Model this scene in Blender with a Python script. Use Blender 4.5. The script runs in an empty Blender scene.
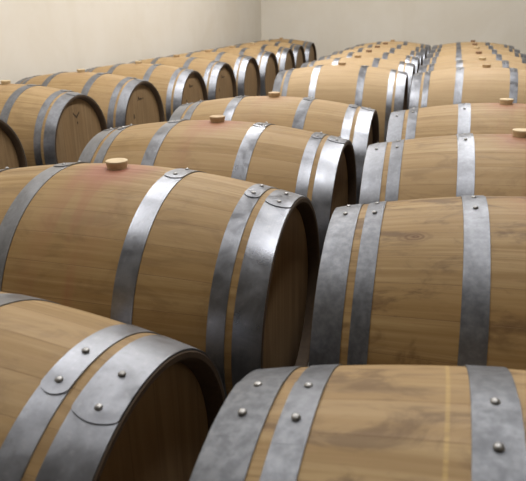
import bpy, bmesh, math, random
from mathutils import Vector, Matrix
rnd = random.Random(7)
COL = bpy.context.scene.collection
PI = math.pi

# ------------------------------------------------------------------ sizes
HL = 0.475          # half length of a barrel
RB = 0.3447          # belly radius
RE = 0.2902          # end radius (outside of staves)
KP = (RB - RE) / HL ** 2
FLOOR = -RB - 0.004
def prof(x): return RB - KP * x * x

# ------------------------------------------------------------------ materials
class NT:
    def __init__(s, name):
        s.m = bpy.data.materials.new(name); s.m.use_nodes = True
        s.t = s.m.node_tree; s.n = s.t.nodes; s.l = s.t.links
        s.b = s.n['Principled BSDF']
    def new(s, typ, **kw):
        n = s.n.new(typ)
        for k, v in kw.items(): setattr(n, k, v)
        return n
    def link(s, a, b): s.l.new(a, b)
    def put(s, sock, v):
        if isinstance(v, bpy.types.NodeSocket): s.l.new(v, sock)
        else: sock.default_value = v
    def math(s, op, a, b=0.0, c=None, clamp=False):
        n = s.new('ShaderNodeMath', operation=op); n.use_clamp = clamp
        s.put(n.inputs[0], a); s.put(n.inputs[1], b)
        if c is not None: s.put(n.inputs[2], c)
        return n.outputs[0]
    def ramp(s, v, a, b, lo=0.0, hi=1.0):
        n = s.new('ShaderNodeMapRange'); n.interpolation_type = 'SMOOTHSTEP'
        s.put(n.inputs[0], v); s.put(n.inputs[1], a); s.put(n.inputs[2], b); s.put(n.inputs[3], lo); s.put(n.inputs[4], hi)
        return n.outputs[0]
    def mix(s, f, a, b, mode='MIX'):
        n = s.new('ShaderNodeMix', data_type='RGBA', blend_type=mode)
        s.put(n.inputs[0], f)
        for q, v in ((n.inputs[6], a), (n.inputs[7], b)):
            if isinstance(v, tuple): v = v + (1,) if len(v) == 3 else v
            s.put(q, v)
        return n.outputs[2]
    def noise(s, vec, scale, detail=3, rough=0.5, dist=0.0):
        n = s.new('ShaderNodeTexNoise'); s.put(n.inputs['Vector'], vec)
        n.inputs['Scale'].default_value = scale; n.inputs['Detail'].default_value = detail
        n.inputs['Roughness'].default_value = rough; n.inputs['Distortion'].default_value = dist
        return n.outputs['Fac']
    def comb(s, x, y, z):
        n = s.new('ShaderNodeCombineXYZ')
        for q, v in zip(n.inputs, (x, y, z)): s.put(q, v)
        return n.outputs[0]
    def attr(s, name):
        n = s.new('ShaderNodeAttribute', attribute_type='OBJECT', attribute_name=name)
        return n.outputs['Fac']
    def bump(s, h, strength, dist=0.001):
        n = s.new('ShaderNodeBump'); n.inputs['Strength'].default_value = strength
        n.inputs['Distance'].default_value = dist; s.put(n.inputs['Height'], h)
        s.link(n.outputs[0], s.b.inputs['Normal'])

def obj_xyz(t):
    tc = t.new('ShaderNodeTexCoord'); sp = t.new('ShaderNodeSeparateXYZ')
    t.link(tc.outputs['Object'], sp.inputs[0])
    return tc.outputs['Object'], sp.outputs[0], sp.outputs[1], sp.outputs[2]

def mat_staves():
    t = NT('oak_staves'); P, x, y, z = obj_xyz(t)
    seed = t.attr('seed')
    ang = t.math('ARCTAN2', z, y)
    ang = t.math('ADD', ang, t.math('MULTIPLY', t.math('SINE', t.math('MULTIPLY_ADD', ang, 3.0, seed)), 0.05))
    st = t.math('MULTIPLY', ang, 29 / (2 * PI)); idx = t.math('FLOOR', st); fr = t.math('SUBTRACT', st, idx)
    wn = t.new('ShaderNodeTexWhiteNoise', noise_dimensions='2D'); t.link(t.comb(idx, seed, 0.0), wn.inputs['Vector'])
    rv = wn.outputs['Value']
    u = t.math('MULTIPLY', ang, 0.35)
    grain = t.noise(t.comb(t.math('MULTIPLY', x, 2.2), t.math('MULTIPLY_ADD', u, 60.0, t.math('MULTIPLY', rv, 31.0)), t.math('MULTIPLY', seed, 3.1)), 1.0, 4, 0.6, 0.5)
    fine = t.noise(t.comb(t.math('MULTIPLY', x, 14.0), t.math('MULTIPLY', u, 330.0), seed), 1.0, 3, 0.6, 0.2)
    ray = t.noise(t.comb(t.math('MULTIPLY', x, 30.0), t.math('MULTIPLY_ADD', u, 38.0, seed), rv), 1.0, 3, 0.6, 1.2)
    c = t.mix(t.ramp(grain, 0.3, 0.72), (0.238, 0.148, 0.058), (0.345, 0.238, 0.110))
    c = t.mix(t.ramp(rv, 0.0, 1.0, 0.0, 0.5), c, (0.26, 0.160, 0.060))
    c = t.mix(t.ramp(rv, 0.75, 1.0, 0.0, 0.35), c, (0.42, 0.30, 0.165))
    c = t.mix(t.ramp(fine, 0.5, 0.75, 0.0, 0.22), c, (0.30, 0.17, 0.085))
    c = t.mix(t.ramp(ray, 0.60, 0.78, 0.0, 0.30), c, (0.31, 0.18, 0.09))
    c = t.mix(t.attr('pale'), c, (0.56, 0.43, 0.28))  # paler tint; on the far barrels it paints haze and sheen into the wood
    # grime and water smudges, stronger on some barrels
    grime = t.attr('grime')
    g1 = t.noise(t.comb(t.math('ADD', x, seed), t.math('MULTIPLY', u, 1.9), seed), 7.0, 5, 0.62, 0.8)
    c = t.mix(t.math('MULTIPLY', t.ramp(g1, 0.47, 0.66), grime), c, (0.11, 0.062, 0.028))
    # tool scratches
    sc = t.new('ShaderNodeTexVoronoi', feature='DISTANCE_TO_EDGE'); t.link(t.comb(t.math('MULTIPLY', x, 5.0), t.math('MULTIPLY', u, 13.0), seed), sc.inputs['Vector'])
    sc.inputs['Scale'].default_value = 0.8
    c = t.mix(t.math('MULTIPLY', t.ramp(sc.outputs['Distance'], 0.0, 0.012, 0.12, 0.0), t.ramp(g1, 0.4, 0.6)), c, (0.22, 0.13, 0.07))
    # wine stain round the bung hole (top of the belly), size by barrel
    wine = t.attr('wine')
    du = t.math('SUBTRACT', ang, PI / 2); du = t.math('MULTIPLY', du, 0.35)
    spread = t.noise(P, 9.0, 3, 0.6)
    d = t.math('SQRT', t.math('ADD', t.math('MULTIPLY', x, x), t.math('MULTIPLY', t.math('MULTIPLY', du, du), 0.9)))
    d = t.math('ADD', d, t.math('MULTIPLY', t.math('SUBTRACT', spread, 0.5), 0.13))
    c = t.mix(t.math('MULTIPLY', t.ramp(d, 0.02, 0.15, 0.62, 0.0), wine), c, (0.30, 0.10, 0.085))
    # drips running down from it on the near side
    dr = t.noise(t.comb(t.math('MULTIPLY', x, 16.0), t.math('MULTIPLY', u, 2.0), seed), 1.0, 3, 0.5)
    dm = t.math('MULTIPLY', t.ramp(t.math('ABSOLUTE', x), 0.02, 0.12, 1.0, 0.0), t.ramp(dr, 0.45, 0.65))
    c = t.mix(t.math('MULTIPLY', t.math('MULTIPLY', dm, wine), 0.42), c, (0.26, 0.10, 0.06))
    # knot with swirling grain
    knot = t.attr('knot')
    ka = t.math('MULTIPLY', t.math('SUBTRACT', ang, 1.99), 0.35); kx = t.math('ADD', x, 0.285)
    kd = t.math('SQRT', t.math('ADD', t.math('MULTIPLY', kx, kx), t.math('MULTIPLY', t.math('MULTIPLY', ka, ka), 3.5)))
    kd = t.math('ADD', kd, t.math('MULTIPLY', t.math('SUBTRACT', t.noise(P, 22.0, 3, 0.6), 0.5), 0.03))
    ring = t.math('MULTIPLY', t.math('ADD', t.math('SINE', t.math('MULTIPLY', kd, 420.0)), 1.0), 0.5)
    km = t.math('MULTIPLY', t.math('MULTIPLY', t.ramp(kd, 0.005, 0.055, 1.0, 0.0), t.math('MULTIPLY_ADD', ring, 0.6, 0.4)), knot)
    c = t.mix(km, c, (0.12, 0.058, 0.022))
    # chalk line round one barrel
    chalk = t.attr('chalk')
    cl = t.ramp(t.math('ABSOLUTE', t.math('SUBTRACT', x, -0.2165)), 0.0012, 0.0035, 1.0, 0.0)
    c = t.mix(t.math('MULTIPLY', t.math('MULTIPLY', cl, chalk), t.ramp(fine, 0.3, 0.6, 0.04, 0.26)), c, (0.74, 0.52, 0.16))
    # stave seams
    e = t.math('MINIMUM', fr, t.math('SUBTRACT', 1.0, fr))
    seam = t.ramp(e, 0.003, 0.013, 1.0, 0.0)
    c = t.mix(t.math('MULTIPLY', seam, 0.5), c, (0.13, 0.07, 0.035))
    t.put(t.b.inputs['Base Color'], c)
    t.put(t.b.inputs['Roughness'], t.ramp(grain, 0.2, 0.8, 0.62, 0.5))
    t.b.inputs['Specular IOR Level'].default_value = 0.25
    t.bump(t.math('SUBTRACT', t.math('MULTIPLY', fine, 0.35), t.math('MULTIPLY', seam, 0.9)), 0.35, 0.0012)
    return t.m

def mat_head():
    t = NT('oak_head'); P, x, y, z = obj_xyz(t)
    seed = t.attr('seed')
    st = t.math('MULTIPLY_ADD', y, 12.5, t.math('MULTIPLY', seed, 0.37)); idx = t.math('FLOOR', st); fr = t.math('SUBTRACT', st, idx)
    wn = t.new('ShaderNodeTexWhiteNoise', noise_dimensions='2D'); t.link(t.comb(idx, seed, 0.0), wn.inputs['Vector'])
    rv = wn.outputs['Value']
    grain = t.noise(t.comb(t.math('MULTIPLY', y, 45.0), t.math('MULTIPLY', z, 2.5), t.math('MULTIPLY_ADD', rv, 20.0, seed)), 1.0, 4, 0.6, 0.5)
    c = t.mix(t.ramp(grain, 0.3, 0.72), (0.21, 0.135, 0.068), (0.31, 0.21, 0.112))
    c = t.mix(t.ramp(rv, 0.0, 1.0, 0.0, 0.45), c, (0.29, 0.185, 0.09))
    g = t.noise(P, 9.0, 4, 0.6)
    c = t.mix(t.ramp(g, 0.5, 0.75, 0.0, 0.3), c, (0.2, 0.12, 0.06))
    e = t.math('MINIMUM', fr, t.math('SUBTRACT', 1.0, fr)); seam = t.ramp(e, 0.006, 0.022, 1.0, 0.0)
    c = t.mix(t.math('MULTIPLY', seam, 0.5), c, (0.12, 0.07, 0.035))
    t.put(t.b.inputs['Base Color'], c); t.b.inputs['Roughness'].default_value = 0.6
    t.b.inputs['Specular IOR Level'].default_value = 0.3
    t.bump(t.math('SUBTRACT', t.math('MULTIPLY', grain, 0.3), seam), 0.3, 0.001)
    return t.m

def mat_chime():
    t = NT('oak_end_grain'); P, x, y, z = obj_xyz(t)
    n = t.noise(P, 60.0, 4, 0.65); ang = t.math('ARCTAN2', z, y)
    fr = t.math('FRACT', t.math('MULTIPLY', ang, 29 / (2 * PI)))
    e = t.math('MINIMUM', fr, t.math('SUBTRACT', 1.0, fr))
    c = t.mix(n, (0.04, 0.025, 0.014), (0.10, 0.062, 0.034))
    c = t.mix(t.ramp(e, 0.01, 0.04, 0.6, 0.0), c, (0.06, 0.035, 0.02))
    t.put(t.b.inputs['Base Color'], c); t.b.inputs['Roughness'].default_value = 0.75
    return t.m

def mat_hoop():
    t = NT('galvanised_steel'); P, x, y, z = obj_xyz(t)
    seed = t.attr('seed'); ang = t.math('ARCTAN2', z, y)
    pv = t.comb(t.math('ADD', x, seed), y, z)
    brush = t.noise(t.comb(t.math('MULTIPLY', x, 420.0), t.math('MULTIPLY', ang, 2.5), seed), 1.0, 3, 0.6)
    cloud = t.noise(pv, 16.0, 5, 0.65, 0.6)
    spot = t.noise(pv, 75.0, 3, 0.6)
    tone = t.attr('tone')
    c = t.mix(t.ramp(cloud, 0.3, 0.7), (0.18, 0.19, 0.215), (0.27, 0.283, 0.315))
    c = t.mix(t.ramp(spot, 0.56, 0.76, 0.0, 0.25), c, (0.42, 0.43, 0.45))
    c = t.mix(t.ramp(spot, 0.30, 0.42, 0.35, 0.0), c, (0.16, 0.165, 0.175))
    c = t.mix(t.ramp(brush, 0.4, 0.7, 0.0, 0.25), c, (0.2, 0.205, 0.22))
    c = t.mix(tone, c, t.mix(t.ramp(spot, 0.35, 0.65), (0.09, 0.094, 0.104), (0.14, 0.146, 0.158)))
    t.put(t.b.inputs['Base Color'], c); t.b.inputs['Metallic'].default_value = 0.85
    r = t.math('ADD', t.ramp(cloud, 0.3, 0.7, 0.27, 0.42), t.math('MULTIPLY', tone, 0.2))
    t.put(t.b.inputs['Roughness'], r)
    t.bump(t.math('ADD', t.math('MULTIPLY', brush, 0.5), spot), 0.10, 0.0006)
    return t.m

def mat_plain(name, a, b, scale, rough, bump=0.0, metal=0.0, detail=4):
    t = NT(name); P, x, y, z = obj_xyz(t)
    n = t.noise(P, scale, detail, 0.6)
    t.put(t.b.inputs['Base Color'], t.mix(t.ramp(n, 0.3, 0.7), a, b))
    t.b.inputs['Roughness'].default_value = rough; t.b.inputs['Metallic'].default_value = metal
    if bump: t.bump(n, bump, 0.002)
    return t.m

def mat_wall():
    t = NT('cream_plaster'); P, x, y, z = obj_xyz(t)
    a = t.noise(P, 1.3, 5, 0.6, 0.4); b = t.noise(P, 40.0, 4, 0.6)
    c = t.mix(t.ramp(a, 0.3, 0.7), (0.70, 0.655, 0.57), (0.745, 0.71, 0.64))
    s = t.noise(t.comb(t.math('MULTIPLY', x, 3.0), t.math('MULTIPLY', y, 3.0), t.math('MULTIPLY', z, 0.5)), 1.0, 4, 0.6)
    c = t.mix(t.ramp(s, 0.5, 0.8, 0.0, 0.22), c, (0.60, 0.545, 0.44))
    t.put(t.b.inputs['Base Color'], c); t.b.inputs['Roughness'].default_value = 0.85
    t.b.inputs['Specular IOR Level'].default_value = 0.2
    t.bump(t.math('ADD', b, a), 0.12, 0.004)
    return t.m

M = dict(staves=mat_staves(), head=mat_head(), chime=mat_chime(), hoop=mat_hoop(), wall=mat_wall(),
         rivet=mat_plain('rivet_steel', (0.24, 0.24, 0.24), (0.38, 0.375, 0.37), 120, 0.42, 0.1, 0.85),
         rust=mat_plain('rusty_steel', (0.20, 0.17, 0.14), (0.33, 0.29, 0.25), 150, 0.5, 0.1, 0.7),
         bung=mat_plain('pale_bung', (0.50, 0.385, 0.225), (0.58, 0.455, 0.28), 40, 0.55, 0.05),
         bung_dark=mat_plain('brown_bung', (0.20, 0.12, 0.07), (0.30, 0.19, 0.11), 40, 0.6, 0.05),
         bung_tan=mat_plain('tan_bung', (0.38, 0.26, 0.14), (0.50, 0.35, 0.20), 40, 0.6, 0.05),
         brand=mat_plain('burnt_brand', (0.045, 0.028, 0.016), (0.09, 0.055, 0.03), 90, 0.8),
         floor=mat_plain('grey_concrete', (0.13, 0.12, 0.105), (0.20, 0.185, 0.165), 3, 0.75, 0.2),
         ceil=mat_plain('ceiling_white', (0.74, 0.72, 0.68), (0.80, 0.78, 0.74), 2, 0.9),
         lamp_body=mat_plain('lamp_enamel', (0.75, 0.75, 0.74), (0.8, 0.8, 0.79), 4, 0.4))
tt = NT('lamp_glow'); tt.b.inputs['Emission Color'].default_value = (1, 0.96, 0.9, 1); tt.b.inputs['Emission Strength'].default_value = 5.0
tt.b.inputs['Base Color'].default_value = (.9, .9, .88, 1); M['glow'] = tt.m

# ------------------------------------------------------------------ helpers
def link(o, parent=None):
    COL.objects.link(o)
    if parent: o.parent = parent
    return o
def build(name, bm, mats, parent=None, smooth=True, auto=35):
    bmesh.ops.recalc_face_normals(bm, faces=bm.faces[:])
    me = bpy.data.meshes.new(name); bm.to_mesh(me); bm.free()
    if not isinstance(mats, (list, tuple)): mats = [mats]
    for m in mats: me.materials.append(m)
    for p in me.polygons: p.use_smooth = smooth
    if smooth: me.set_sharp_from_angle(angle=math.radians(auto))
    return link(bpy.data.objects.new(name, me), parent)
def box(bm, x0, x1, y0, y1, z0, z1):
    r = bmesh.ops.create_cube(bm, size=1.0)
    bmesh.ops.scale(bm, vec=(x1 - x0, y1 - y0, z1 - z0), verts=r['verts'])
    bmesh.ops.translate(bm, vec=((x0 + x1) / 2, (y0 + y1) / 2, (z0 + z1) / 2), verts=r['verts'])
def cyl(x, r, a): return Vector((x, r * math.cos(a), r * math.sin(a)))
def lathe(bm, pts, n, mi=None, close=False):
    rings = []
    for x, r in pts:
        rings.append([bm.verts.new((x, 0, 0))] if r < 1e-6 else [bm.verts.new(cyl(x, r, 2 * PI * k / n)) for k in range(n)])
    prs = list(zip(rings, rings[1:])) + ([(rings[-1], rings[0])] if close else [])
    for q, (A, B) in enumerate(prs):
        for k in range(n):
            j = (k + 1) % n
            if len(A) == 1: f = bm.faces.new((A[0], B[k], B[j]))
            elif len(B) == 1: f = bm.faces.new((A[k], A[j], B[0]))
            else: f = bm.faces.new((A[k], A[j], B[j], B[k]))
            if mi: f.material_index = mi[q]
    return rings

# ------------------------------------------------------------------ barrel parts (all along local X, belly at 0)
NS = 116
REC = 0.030          # how deep the head sits inside the chime
def staves_mesh():
    bm = bmesh.new(); pts = []; mi = []
    ri = RE - 0.020
    # inner side of the left chime, end grain, outside of the belly, right chime
    xs = [-HL + 0.004 + (2 * HL - 0.008) * k / 28 for k in range(29)]
    pts = [(-HL + REC + 0.012, ri - 0.004), (-HL + REC, ri - 0.002), (-HL + 0.006, ri + 0.003), (-HL + 0.0005, ri + 0.008), (-HL, RE - 0.003)]
    pts += [(x, prof(x)) for x in xs]
    pts += [(-x, r) for x, r in reversed(pts[:5])]
    mi = [1] * 5 + [0] * 28 + [1] * 5
    lathe(bm, pts, NS, mi)
    return build('staves', bm, [M['staves'], M['chime']])
def head_mesh(side):
    bm = bmesh.new(); s = side; ri = RE - 0.019
    lathe(bm, [(s * (HL - REC), 0), (s * (HL - REC), ri * 0.5), (s * (HL - REC), ri - 0.012), (s * (HL - REC - 0.005), ri), (s * (HL - REC - 0.02), ri)], 64)
    return build('head', bm, M['head'])
TH = 0.0020
def hoop_mesh(x0, x1, flip=1):
    """steel band; its riveted lap starts (rounded end) at angle 0 of the local frame and runs towards -flip"""
    bm = bmesh.new(); n = 128; nx = 4
    xs = [x0 + (x1 - x0) * k / nx for k in range(nx + 1)]
    outer = [(x, prof(x) + TH) for x in xs]
    e = 0.0003
    pts = [(xs[0], prof(xs[0]) - 0.001), (xs[0], prof(xs[0]) + TH - e), (xs[0] + e, prof(xs[0]) + TH)] + outer[1:-1] + \
          [(xs[-1] - e, prof(xs[-1]) + TH), (xs[-1], prof(xs[-1]) + TH - e), (xs[-1], prof(xs[-1]) - 0.001)]
    lathe(bm, pts, n)
    # the lap
    L = 0.140 / RB; na = 26; kx = 8; h = (x1 - x0) / 2; xm = (x0 + x1) / 2
    top, bot = [], []
    for i in range(na + 1):
        a = L * (i / na) ** 1.7
        s = a * RB
        rr = 0.006
        w = h if s >= rr else h - rr * 0.85 * (1 - math.sqrt(max(0, 1 - ((rr - s) / rr) ** 2)))
        if i == 0: w = h * 0.86
        lift = TH * min(1.0, (L - a) / (L * 0.9)) + 0.0001
        rt, rb_ = [], []
        for k in range(kx + 1):
            x = xm - w + 2 * w * k / kx
            aa = a + (1 - i / na) * (0.012 * (x - xm) ** 2 / h ** 2) / RB
            rt.append(bm.verts.new(cyl(x, prof(x) + TH + lift, -flip * aa))); rb_.append(bm.verts.new(cyl(x, prof(x) + TH - 0.0003, -flip * aa)))
        top.append(rt); bot.append(rb_)
    for i in range(na):
        for k in range(kx):
            bm.faces.new((top[i][k], top[i][k + 1], top[i + 1][k + 1], top[i + 1][k]))
        bm.faces.new((top[i][0], top[i + 1][0], bot[i + 1][0], bot[i][0]))
        bm.faces.new((top[i][kx], bot[i][kx], bot[i + 1][kx], top[i + 1][kx]))
    for k in range(kx): bm.faces.new((top[0][k], bot[0][k], bot[0][k + 1], top[0][k + 1]))
    return build('hoop', bm, M['hoop'], None, True, 18)
def rivet_mesh(x, a, mat):
    bm = bmesh.new(); R = prof(x) + 2 * TH; n = 16; R0 = 0.0056
    nrm = Vector((0, math.cos(a), math.sin(a))); c = cyl(x, R - 0.0006, a); t1 = Vector((1, 0, 0)); t2 = nrm.cross(t1)
    rings = []
    for rr, hh in ((1.0, 0), (1.0, 0.0012), (0.86, 0.0026), (0.55, 0.0038), (0.2, 0.0043)):
        rings.append([bm.verts.new(c + (t1 * math.cos(2 * PI * k / n) + t2 * math.sin(2 * PI * k / n)) * R0 * rr + nrm * (hh)) for k in range(n)])
    for A, B in zip(rings, rings[1:]):
        for k in range(n): bm.faces.new((A[k], A[(k + 1) % n], B[(k + 1) % n], B[k]))
    bm.faces.new(rings[-1])
    return build('rivet', bm, mat, None, True, 60)
def bung_mesh(mat):
    bm = bmesh.new(); n = 32; rings = []
    for r, z in ((0.0, -0.01), (0.024, -0.01), (0.025, 0.001), (0.0275, 0.0125), (0.0285, 0.017), (0.0277, 0.0193), (0.025, 0.0203), (0.019, 0.0201), (0.0, 0.0200)):
        rings.append([bm.verts.new((0, 0, RB + z))] if r == 0 else [bm.verts.new((r * math.cos(2 * PI * k / n), r * math.sin(2 * PI * k / n), RB + z)) for k in range(n)])
    for A, B in zip(rings, rings[1:]):
        for k in range(n):
            j = (k + 1) % n
            if len(A) == 1: bm.faces.new((A[0], B[k], B[j]))
            elif len(B) == 1: bm.faces.new((A[k], A[j], B[0]))
            else: bm.faces.new((A[k], A[j], B[j], B[k]))
    return build('bung', bm, mat, None, True, 50)
def poly_plate(bm, pts, x, th=0.0008):
    """pts in (y, z) -> a thin plate on the head, facing +x"""
    pts = [(a, b + 0.068) for a, b in pts]
    f = [bm.verts.new((x + th, a, b)) for a, b in pts]; g = [bm.verts.new((x - 0.001, a, b)) for a, b in pts]
    bm.faces.new(f)
    for k in range(len(pts)): bm.faces.new((f[k], g[k], g[(k + 1) % len(pts)], f[(k + 1) % len(pts)]))
def stroke(bm, line, w, x):
    for (a, b), (c, d) in zip(line, line[1:]):
        v = Vector((c - a, d - b)); v.normalize(); n = Vector((-v.y, v.x)) * w / 2; e = v * w * 0.3
        poly_plate(bm, [(a - e.x + n.x, b - e.y + n.y), (a - e.x - n.x, b - e.y - n.y), (c + e.x - n.x, d + e.y - n.y), (c + e.x + n.x, d + e.y + n.y)], x)
def brand_mesh(kind):
    bm = bmesh.new(); X = HL - REC
    if kind == 0:      # winged v mark with a dot under it
        poly_plate(bm, [(-0.034, 0.122), (-0.030, 0.128), (-0.012, 0.112), (0.0, 0.104), (0.014, 0.114), (0.034, 0.126), (0.032, 0.116), (0.012, 0.100), (0.0, 0.090), (-0.014, 0.100)], X)
    elif kind == 2:    # the dot
        poly_plate(bm, [(0.004 + 0.005 * math.cos(k * PI / 5), 0.064 + 0.008 * math.sin(k * PI / 5)) for k in range(10)], X)
    elif kind == 3:
        stroke(bm, [(-0.115, -0.005), (-0.105, 0.015), (-0.098, -0.008), (-0.112, -0.012)], 0.006, X)
    else:              # short handwritten scrawl and a small mark low at the side
        stroke(bm, [(-0.04, 0.098), (-0.03, 0.125), (-0.022, 0.100), (-0.012, 0.113), (-0.004, 0.100), (0.006, 0.112), (0.012, 0.101), (0.026, 0.108), (0.040, 0.104)], 0.0055, X)
    return build('brand_mark', bm, M['brand'], None, False)

SPECS = [(0.412, 0.4735), (0.3575, 0.396), (0.1435, 0.193)]    # head hoop, quarter hoop, belly hoop
HOOPS = []
for s in (1, -1):
    for (a, b) in SPECS:
        HOOPS.append((s, (a, b) if s > 0 else (-b, -a)))
PROTO = {'staves': staves_mesh(), 'head+': head_mesh(1), 'head-': head_mesh(-1)}
for i, (s, (a, b)) in enumerate(HOOPS):
    for fl in (1, -1):
        PROTO[i, fl] = hoop_mesh(a, b, fl)
        xm = (a + b) / 2
        PROTO[i, fl, 0] = rivet_mesh(xm, -fl * 0.026 / RB, M['rivet']); PROTO[i, fl, 1] = rivet_mesh(xm, -fl * 0.098 / RB, M['rivet'])
for k in ('bung', 'bung_dark', 'bung_tan'): PROTO[k] = bung_mesh(M[k])
for k in range(4): PROTO['brand%d' % k] = brand_mesh(k)
for o in PROTO.values(): COL.objects.unlink(o)

def put(key, parent):
    o = PROTO[key].copy(); o.parent = parent; COL.objects.link(o); return o

def barrel(name, loc, yaw, label, group, bung='bung', laps=None, flip=1, brand=None, **pr):
    r = bpy.data.objects.new('wine_barrel', None); COL.objects.link(r)
    r.empty_display_size = 0.2
    r.location = loc; r.rotation_euler = (0, 0, yaw)
    r['label'] = label; r['category'] = 'barrel'; r['group'] = group
    seed = rnd.uniform(0, 40)
    s = put('staves', r); s['seed'] = seed; s['wine'] = float(pr.get('wine', 0.25)); s['grime'] = float(pr.get('grime', 0.25))
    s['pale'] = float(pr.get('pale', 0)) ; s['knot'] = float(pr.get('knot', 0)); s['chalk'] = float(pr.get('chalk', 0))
    for k in ('head+', 'head-'):
        h = put(k, r); h['seed'] = seed
        if brand is not None and k == 'head+': put('brand%d' % brand, h); put('brand%d' % (brand + 2), h)
    laps = laps or {}
    for i, (sd, ab) in enumerate(HOOPS):
        f = flip
        hp = put((i, f), r); hp['seed'] = rnd.uniform(0, 30); hp['tone'] = float(pr.get('tone', 0.1)) + rnd.uniform(-.05, .1)
        a = laps.get(i, (94 if f > 0 else 84) + rnd.uniform(-3, 5))
        hp.rotation_euler = (math.radians(a), 0, 0)
        for q in (0, 1): put((i, f, q), hp)
    put(bung, r)
    return r

# ------------------------------------------------------------------ the three rows
# row, place, (x, y, z), yaw
G_L = 'barrels of the row along the left wall'; G_M = 'barrels of the middle row'; G_R = 'barrels of the right row'
ORD = ['nearest', 'second', 'third', 'fourth', 'fifth', 'sixth', 'seventh', 'eighth', 'ninth', 'farthest']
LEFT = [(-2.555, 2.381, -.004), (-2.515, 3.146, .012), (-2.488, 3.907, -.015), (-2.439, 4.672, .010), (-2.445, 5.432, 0),
        (-2.435, 6.192, .008), (-2.440, 6.949, -.004), (-2.425, 7.705, .012), (-2.462, 8.459, 0), (-2.464, 9.212, 0)]
MID = [(-.8310, .6432, .0024, -.0266), (-.8078, 1.3864, -.0118, .0078), (-.8097, 2.1255, -.0051, .0059), (-.8035, 2.8715, .0071, .0022),
       (-.7958, 4.7148, .02, .0018), (-.7954, 5.4904, .0038, .0024), (-.7985, 6.2432, 0, .0025), (-.8084, 6.9958, 0, .0025), (-.8033, 7.7484, 0, 0), (-.7888, 8.5014, 0, 0)]
RIGHT = [(.2419, .5938, .0031, -.0128), (.2352, 1.3652, .0343, -.0055), (.2203, 2.0868, .0385, .0032), (.2225, 2.828, .0213, .0028),
         (.2074, 4.5622, -.0044, .0092), (.2044, 5.3164, 0, .0028), (.1981, 6.0816, 0, .0024), (.1975, 6.8392, 0, .0009), (.1956, 7.5941, 0, 0), (.1916, 8.35, 0, 0)]
LB_L = ['oak barrel cut off by the left edge, only its recessed round end showing',
        'oak barrel by the left wall, dark winged v mark and dot on its head',
        'oak barrel by the left wall, scrawled head, right behind the one with winged mark',
        'fourth oak barrel from the front along the left wall, scrawled brand on its head',
        'fifth oak barrel from the front in the row along the left wall',
        'sixth oak barrel from the front in the row along the left wall',
        'seventh oak barrel from the front in the row along the left wall',
        'eighth oak barrel from the front in the row along the left wall',
        'ninth oak barrel along the left wall, next to last before the corner',
        'last oak barrel along the left wall, smallest head, before the back wall corner']
LB_M = ['foreground oak barrel at bottom left with big riveted hoop laps and dark recessed head',
        'large oak barrel at left with pale bung, purple wine stain and shiny belly hoop',
        'oak barrel with tan bung and slight wine stain, behind the large stained barrel',
        'fourth oak barrel of the middle row, tan bung, last before the gap',
        'haze-tinted oak barrel of the middle row just beyond the gap, both ends in view',
        'second oak barrel beyond the gap in the middle row',
        'third oak barrel beyond the gap in the middle row',
        'fourth oak barrel beyond the gap in the middle row',
        'next to last oak barrel of the middle row, far back',
        'last oak barrel of the middle row, farthest back before the back wall']
LB_R = ['foreground oak barrel at bottom right, dull grey riveted hoops and faint yellow chalk line',
        'oak barrel of the right row with dark smudges and a knot, second from front',
        'third oak barrel of the right row, pale bung cut by the right edge',
        'fourth oak barrel of the right row, pale bung, pinkish stain, last before the gap',
        'haze-tinted oak barrel of the right row just beyond the gap, glint on belly hoop',
        'second oak barrel beyond the gap in the right row',
        'third oak barrel beyond the gap in the right row, dark brown bung',
        'fourth oak barrel beyond the gap in the right row',
        'next to last oak barrel of the right row, dark bung, far back',
        'last oak barrel of the right row, topmost dark bung before the back wall']

for i, (x, y, yw) in enumerate(LEFT):
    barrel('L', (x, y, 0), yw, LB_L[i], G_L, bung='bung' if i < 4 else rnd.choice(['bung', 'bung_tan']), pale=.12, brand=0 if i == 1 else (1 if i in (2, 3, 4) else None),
           wine=0.1, grime=0.2, tone=0.32 if i < 3 else 0.1)
ML = [{0: 109.5, 1: 105.5, 2: 100}, {0: 101.5, 1: 99.5, 2: 96.2, 5: 92}, {0: 98, 1: 99, 2: 96.3}, {}, {}, {}, {}, {}, {}, {}]
MB = ['bung', 'bung', 'bung_tan', 'bung_tan', 'bung_tan', 'bung_tan', 'bung_dark', 'bung_dark', 'bung_dark', 'bung_tan']
for i, (x, y, yw, z) in enumerate(MID):
    barrel('M', (x, y, z), yw, LB_M[i], G_M, bung=MB[i], laps=ML[i], pale=(0.04, 0, 0, .08, .3, .34, .3, .32, .28, .3)[i], wine=(.1, 1.0, .8, .3, .05, .05, .05, .05, .05, .05)[i],  # beyond the gap, pale stands in for haze
           grime=(.3, .3, .2, .15, .05, .05, .1, .1, .1, .1)[i], tone=(.1, 0, 0, .05, .05, .05, .1, .1, .1, .1)[i])
RL = [{3: 77.5, 4: 79, 5: 83}, {3: 78, 4: 80.5, 5: 81}, {5: 82}, {}, {}, {}, {}, {}, {}, {}]
RBG = ['bung', 'bung', 'bung', 'bung', 'bung_tan', 'bung', 'bung_dark', 'bung', 'bung_dark', 'bung_dark']
for i, (x, y, yw, z) in enumerate(RIGHT):
    barrel('R', (x, y, z), yw, LB_R[i], G_R, bung=RBG[i], laps=RL[i], flip=-1, pale=(0, 0, .04, .08, .34, .3, .32, .28, .3, .3)[i], wine=(.2, .5, .7, .7, .1, .1, .1, .1, .1, .1)[i],  # higher pale past the gap: distance haze put into the stave colour
           grime=(.7, .75, .3, .2, .05, .05, .05, .05, .05, .05)[i], knot=1 if i == 1 else 0, chalk=1 if i == 0 else 0,
           tone=(.8, .7, .4, .3, .05, .05, .1, .1, .1, .1)[i])

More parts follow.
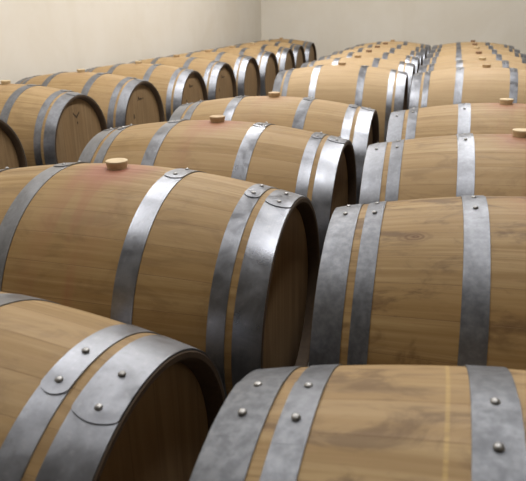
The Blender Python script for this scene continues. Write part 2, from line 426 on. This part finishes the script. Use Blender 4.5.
# ------------------------------------------------------------------ the room
X0, X1, Y0, Y1, ZC = -3.07, 4.6, -6.0, 10.22, 3.35
def slab(name, a, mat):
    bm = bmesh.new(); box(bm, *a); o = build(name, bm, mat, None, False); o['kind'] = 'structure'; return o
slab('floor', (X0 - .2, X1 + .2, Y0 - .2, Y1 + .2, FLOOR - .2, FLOOR), M['floor'])
slab('ceiling', (X0 - .2, X1 + .2, Y0 - .2, Y1 + .2, ZC, ZC + .2), M['ceil'])
slab('wall_left', (X0 - .2, X0, Y0 - .2, Y1 + .2, FLOOR, ZC), M['wall'])
slab('wall_back', (X0, X1, Y1, Y1 + .2, FLOOR, ZC), M['wall'])
slab('wall_right', (X1, X1 + .2, Y0 - .2, Y1 + .2, FLOOR, ZC), M['wall'])
slab('wall_front', (X0, X1, Y0 - .2, Y0, FLOOR, ZC), M['wall'])

# ceiling strip lights
LIGHTS = [(x, y) for x in (-1.95, 0.15) for y in (1.3, 3.4, 5.4, 7.3)]
LP = dict(E=36)
for k, (x, y) in enumerate(LIGHTS):
    bm = bmesh.new(); box(bm, x - .10, x + .10, y - .75, y + .75, ZC - .07, ZC)
    o = build('ceiling_light', bm, M['lamp_body'], None, False)
    o['label'] = 'long white strip light fixed under the ceiling, out of the picture above the barrels'; o['category'] = 'ceiling light'; o['group'] = 'strip lights along the ceiling'
    bm = bmesh.new(); box(bm, x - .075, x + .075, y - .72, y + .72, ZC - .085, ZC - .07)
    build('diffuser', bm, M['glow'], o, False)
    l = bpy.data.lights.new('strip_light', 'AREA'); l.shape = 'RECTANGLE'; l.size = .16; l.size_y = 1.42; l.energy = LP['E'] * (0.88 if y < 3 else 1.22); l.color = (1, .975, .95)
    lo = bpy.data.objects.new('strip_light', l); COL.objects.link(lo); lo.location = (x, y, ZC - .10)

W = bpy.data.worlds.new('World'); bpy.context.scene.world = W; W.use_nodes = True
W.node_tree.nodes['Background'].inputs[0].default_value = (.8, .85, .95, 1); W.node_tree.nodes['Background'].inputs[1].default_value = 0.3

# ------------------------------------------------------------------ camera
cam = bpy.data.cameras.new('camera'); co = bpy.data.objects.new('camera', cam); COL.objects.link(co)
F_PX, pitch, yaw, roll, H = 619.593, 0.353813, -0.2936, -0.0134445, 0.72423
cy, sy, cp, sp = math.cos(yaw), math.sin(yaw), math.cos(pitch), math.sin(pitch)
fwd = Vector((sy * cp, cy * cp, -sp)); right = Vector((cy, -sy, 0)); up = right.cross(fwd)
c, s = math.cos(roll), math.sin(roll); r2 = c * right + s * up; u2 = c * up - s * right
m3 = Matrix((r2, u2, -fwd)).transposed(); co.matrix_world = Matrix.Translation((0, 0, H)) @ m3.to_4x4()
cam.sensor_fit = 'HORIZONTAL'; cam.sensor_width = 36; cam.lens = F_PX / 526 * 36; cam.clip_start = 0.02
cam.dof.use_dof = True; cam.dof.focus_distance = 1.7; cam.dof.aperture_fstop = 9.0
sc = bpy.context.scene; sc.camera = co
sc.view_settings.view_transform = 'Standard'; sc.view_settings.look = 'None'; sc.view_settings.gamma = 1; sc.view_settings.use_curve_mapping = False
sc.view_settings.exposure = 0.0
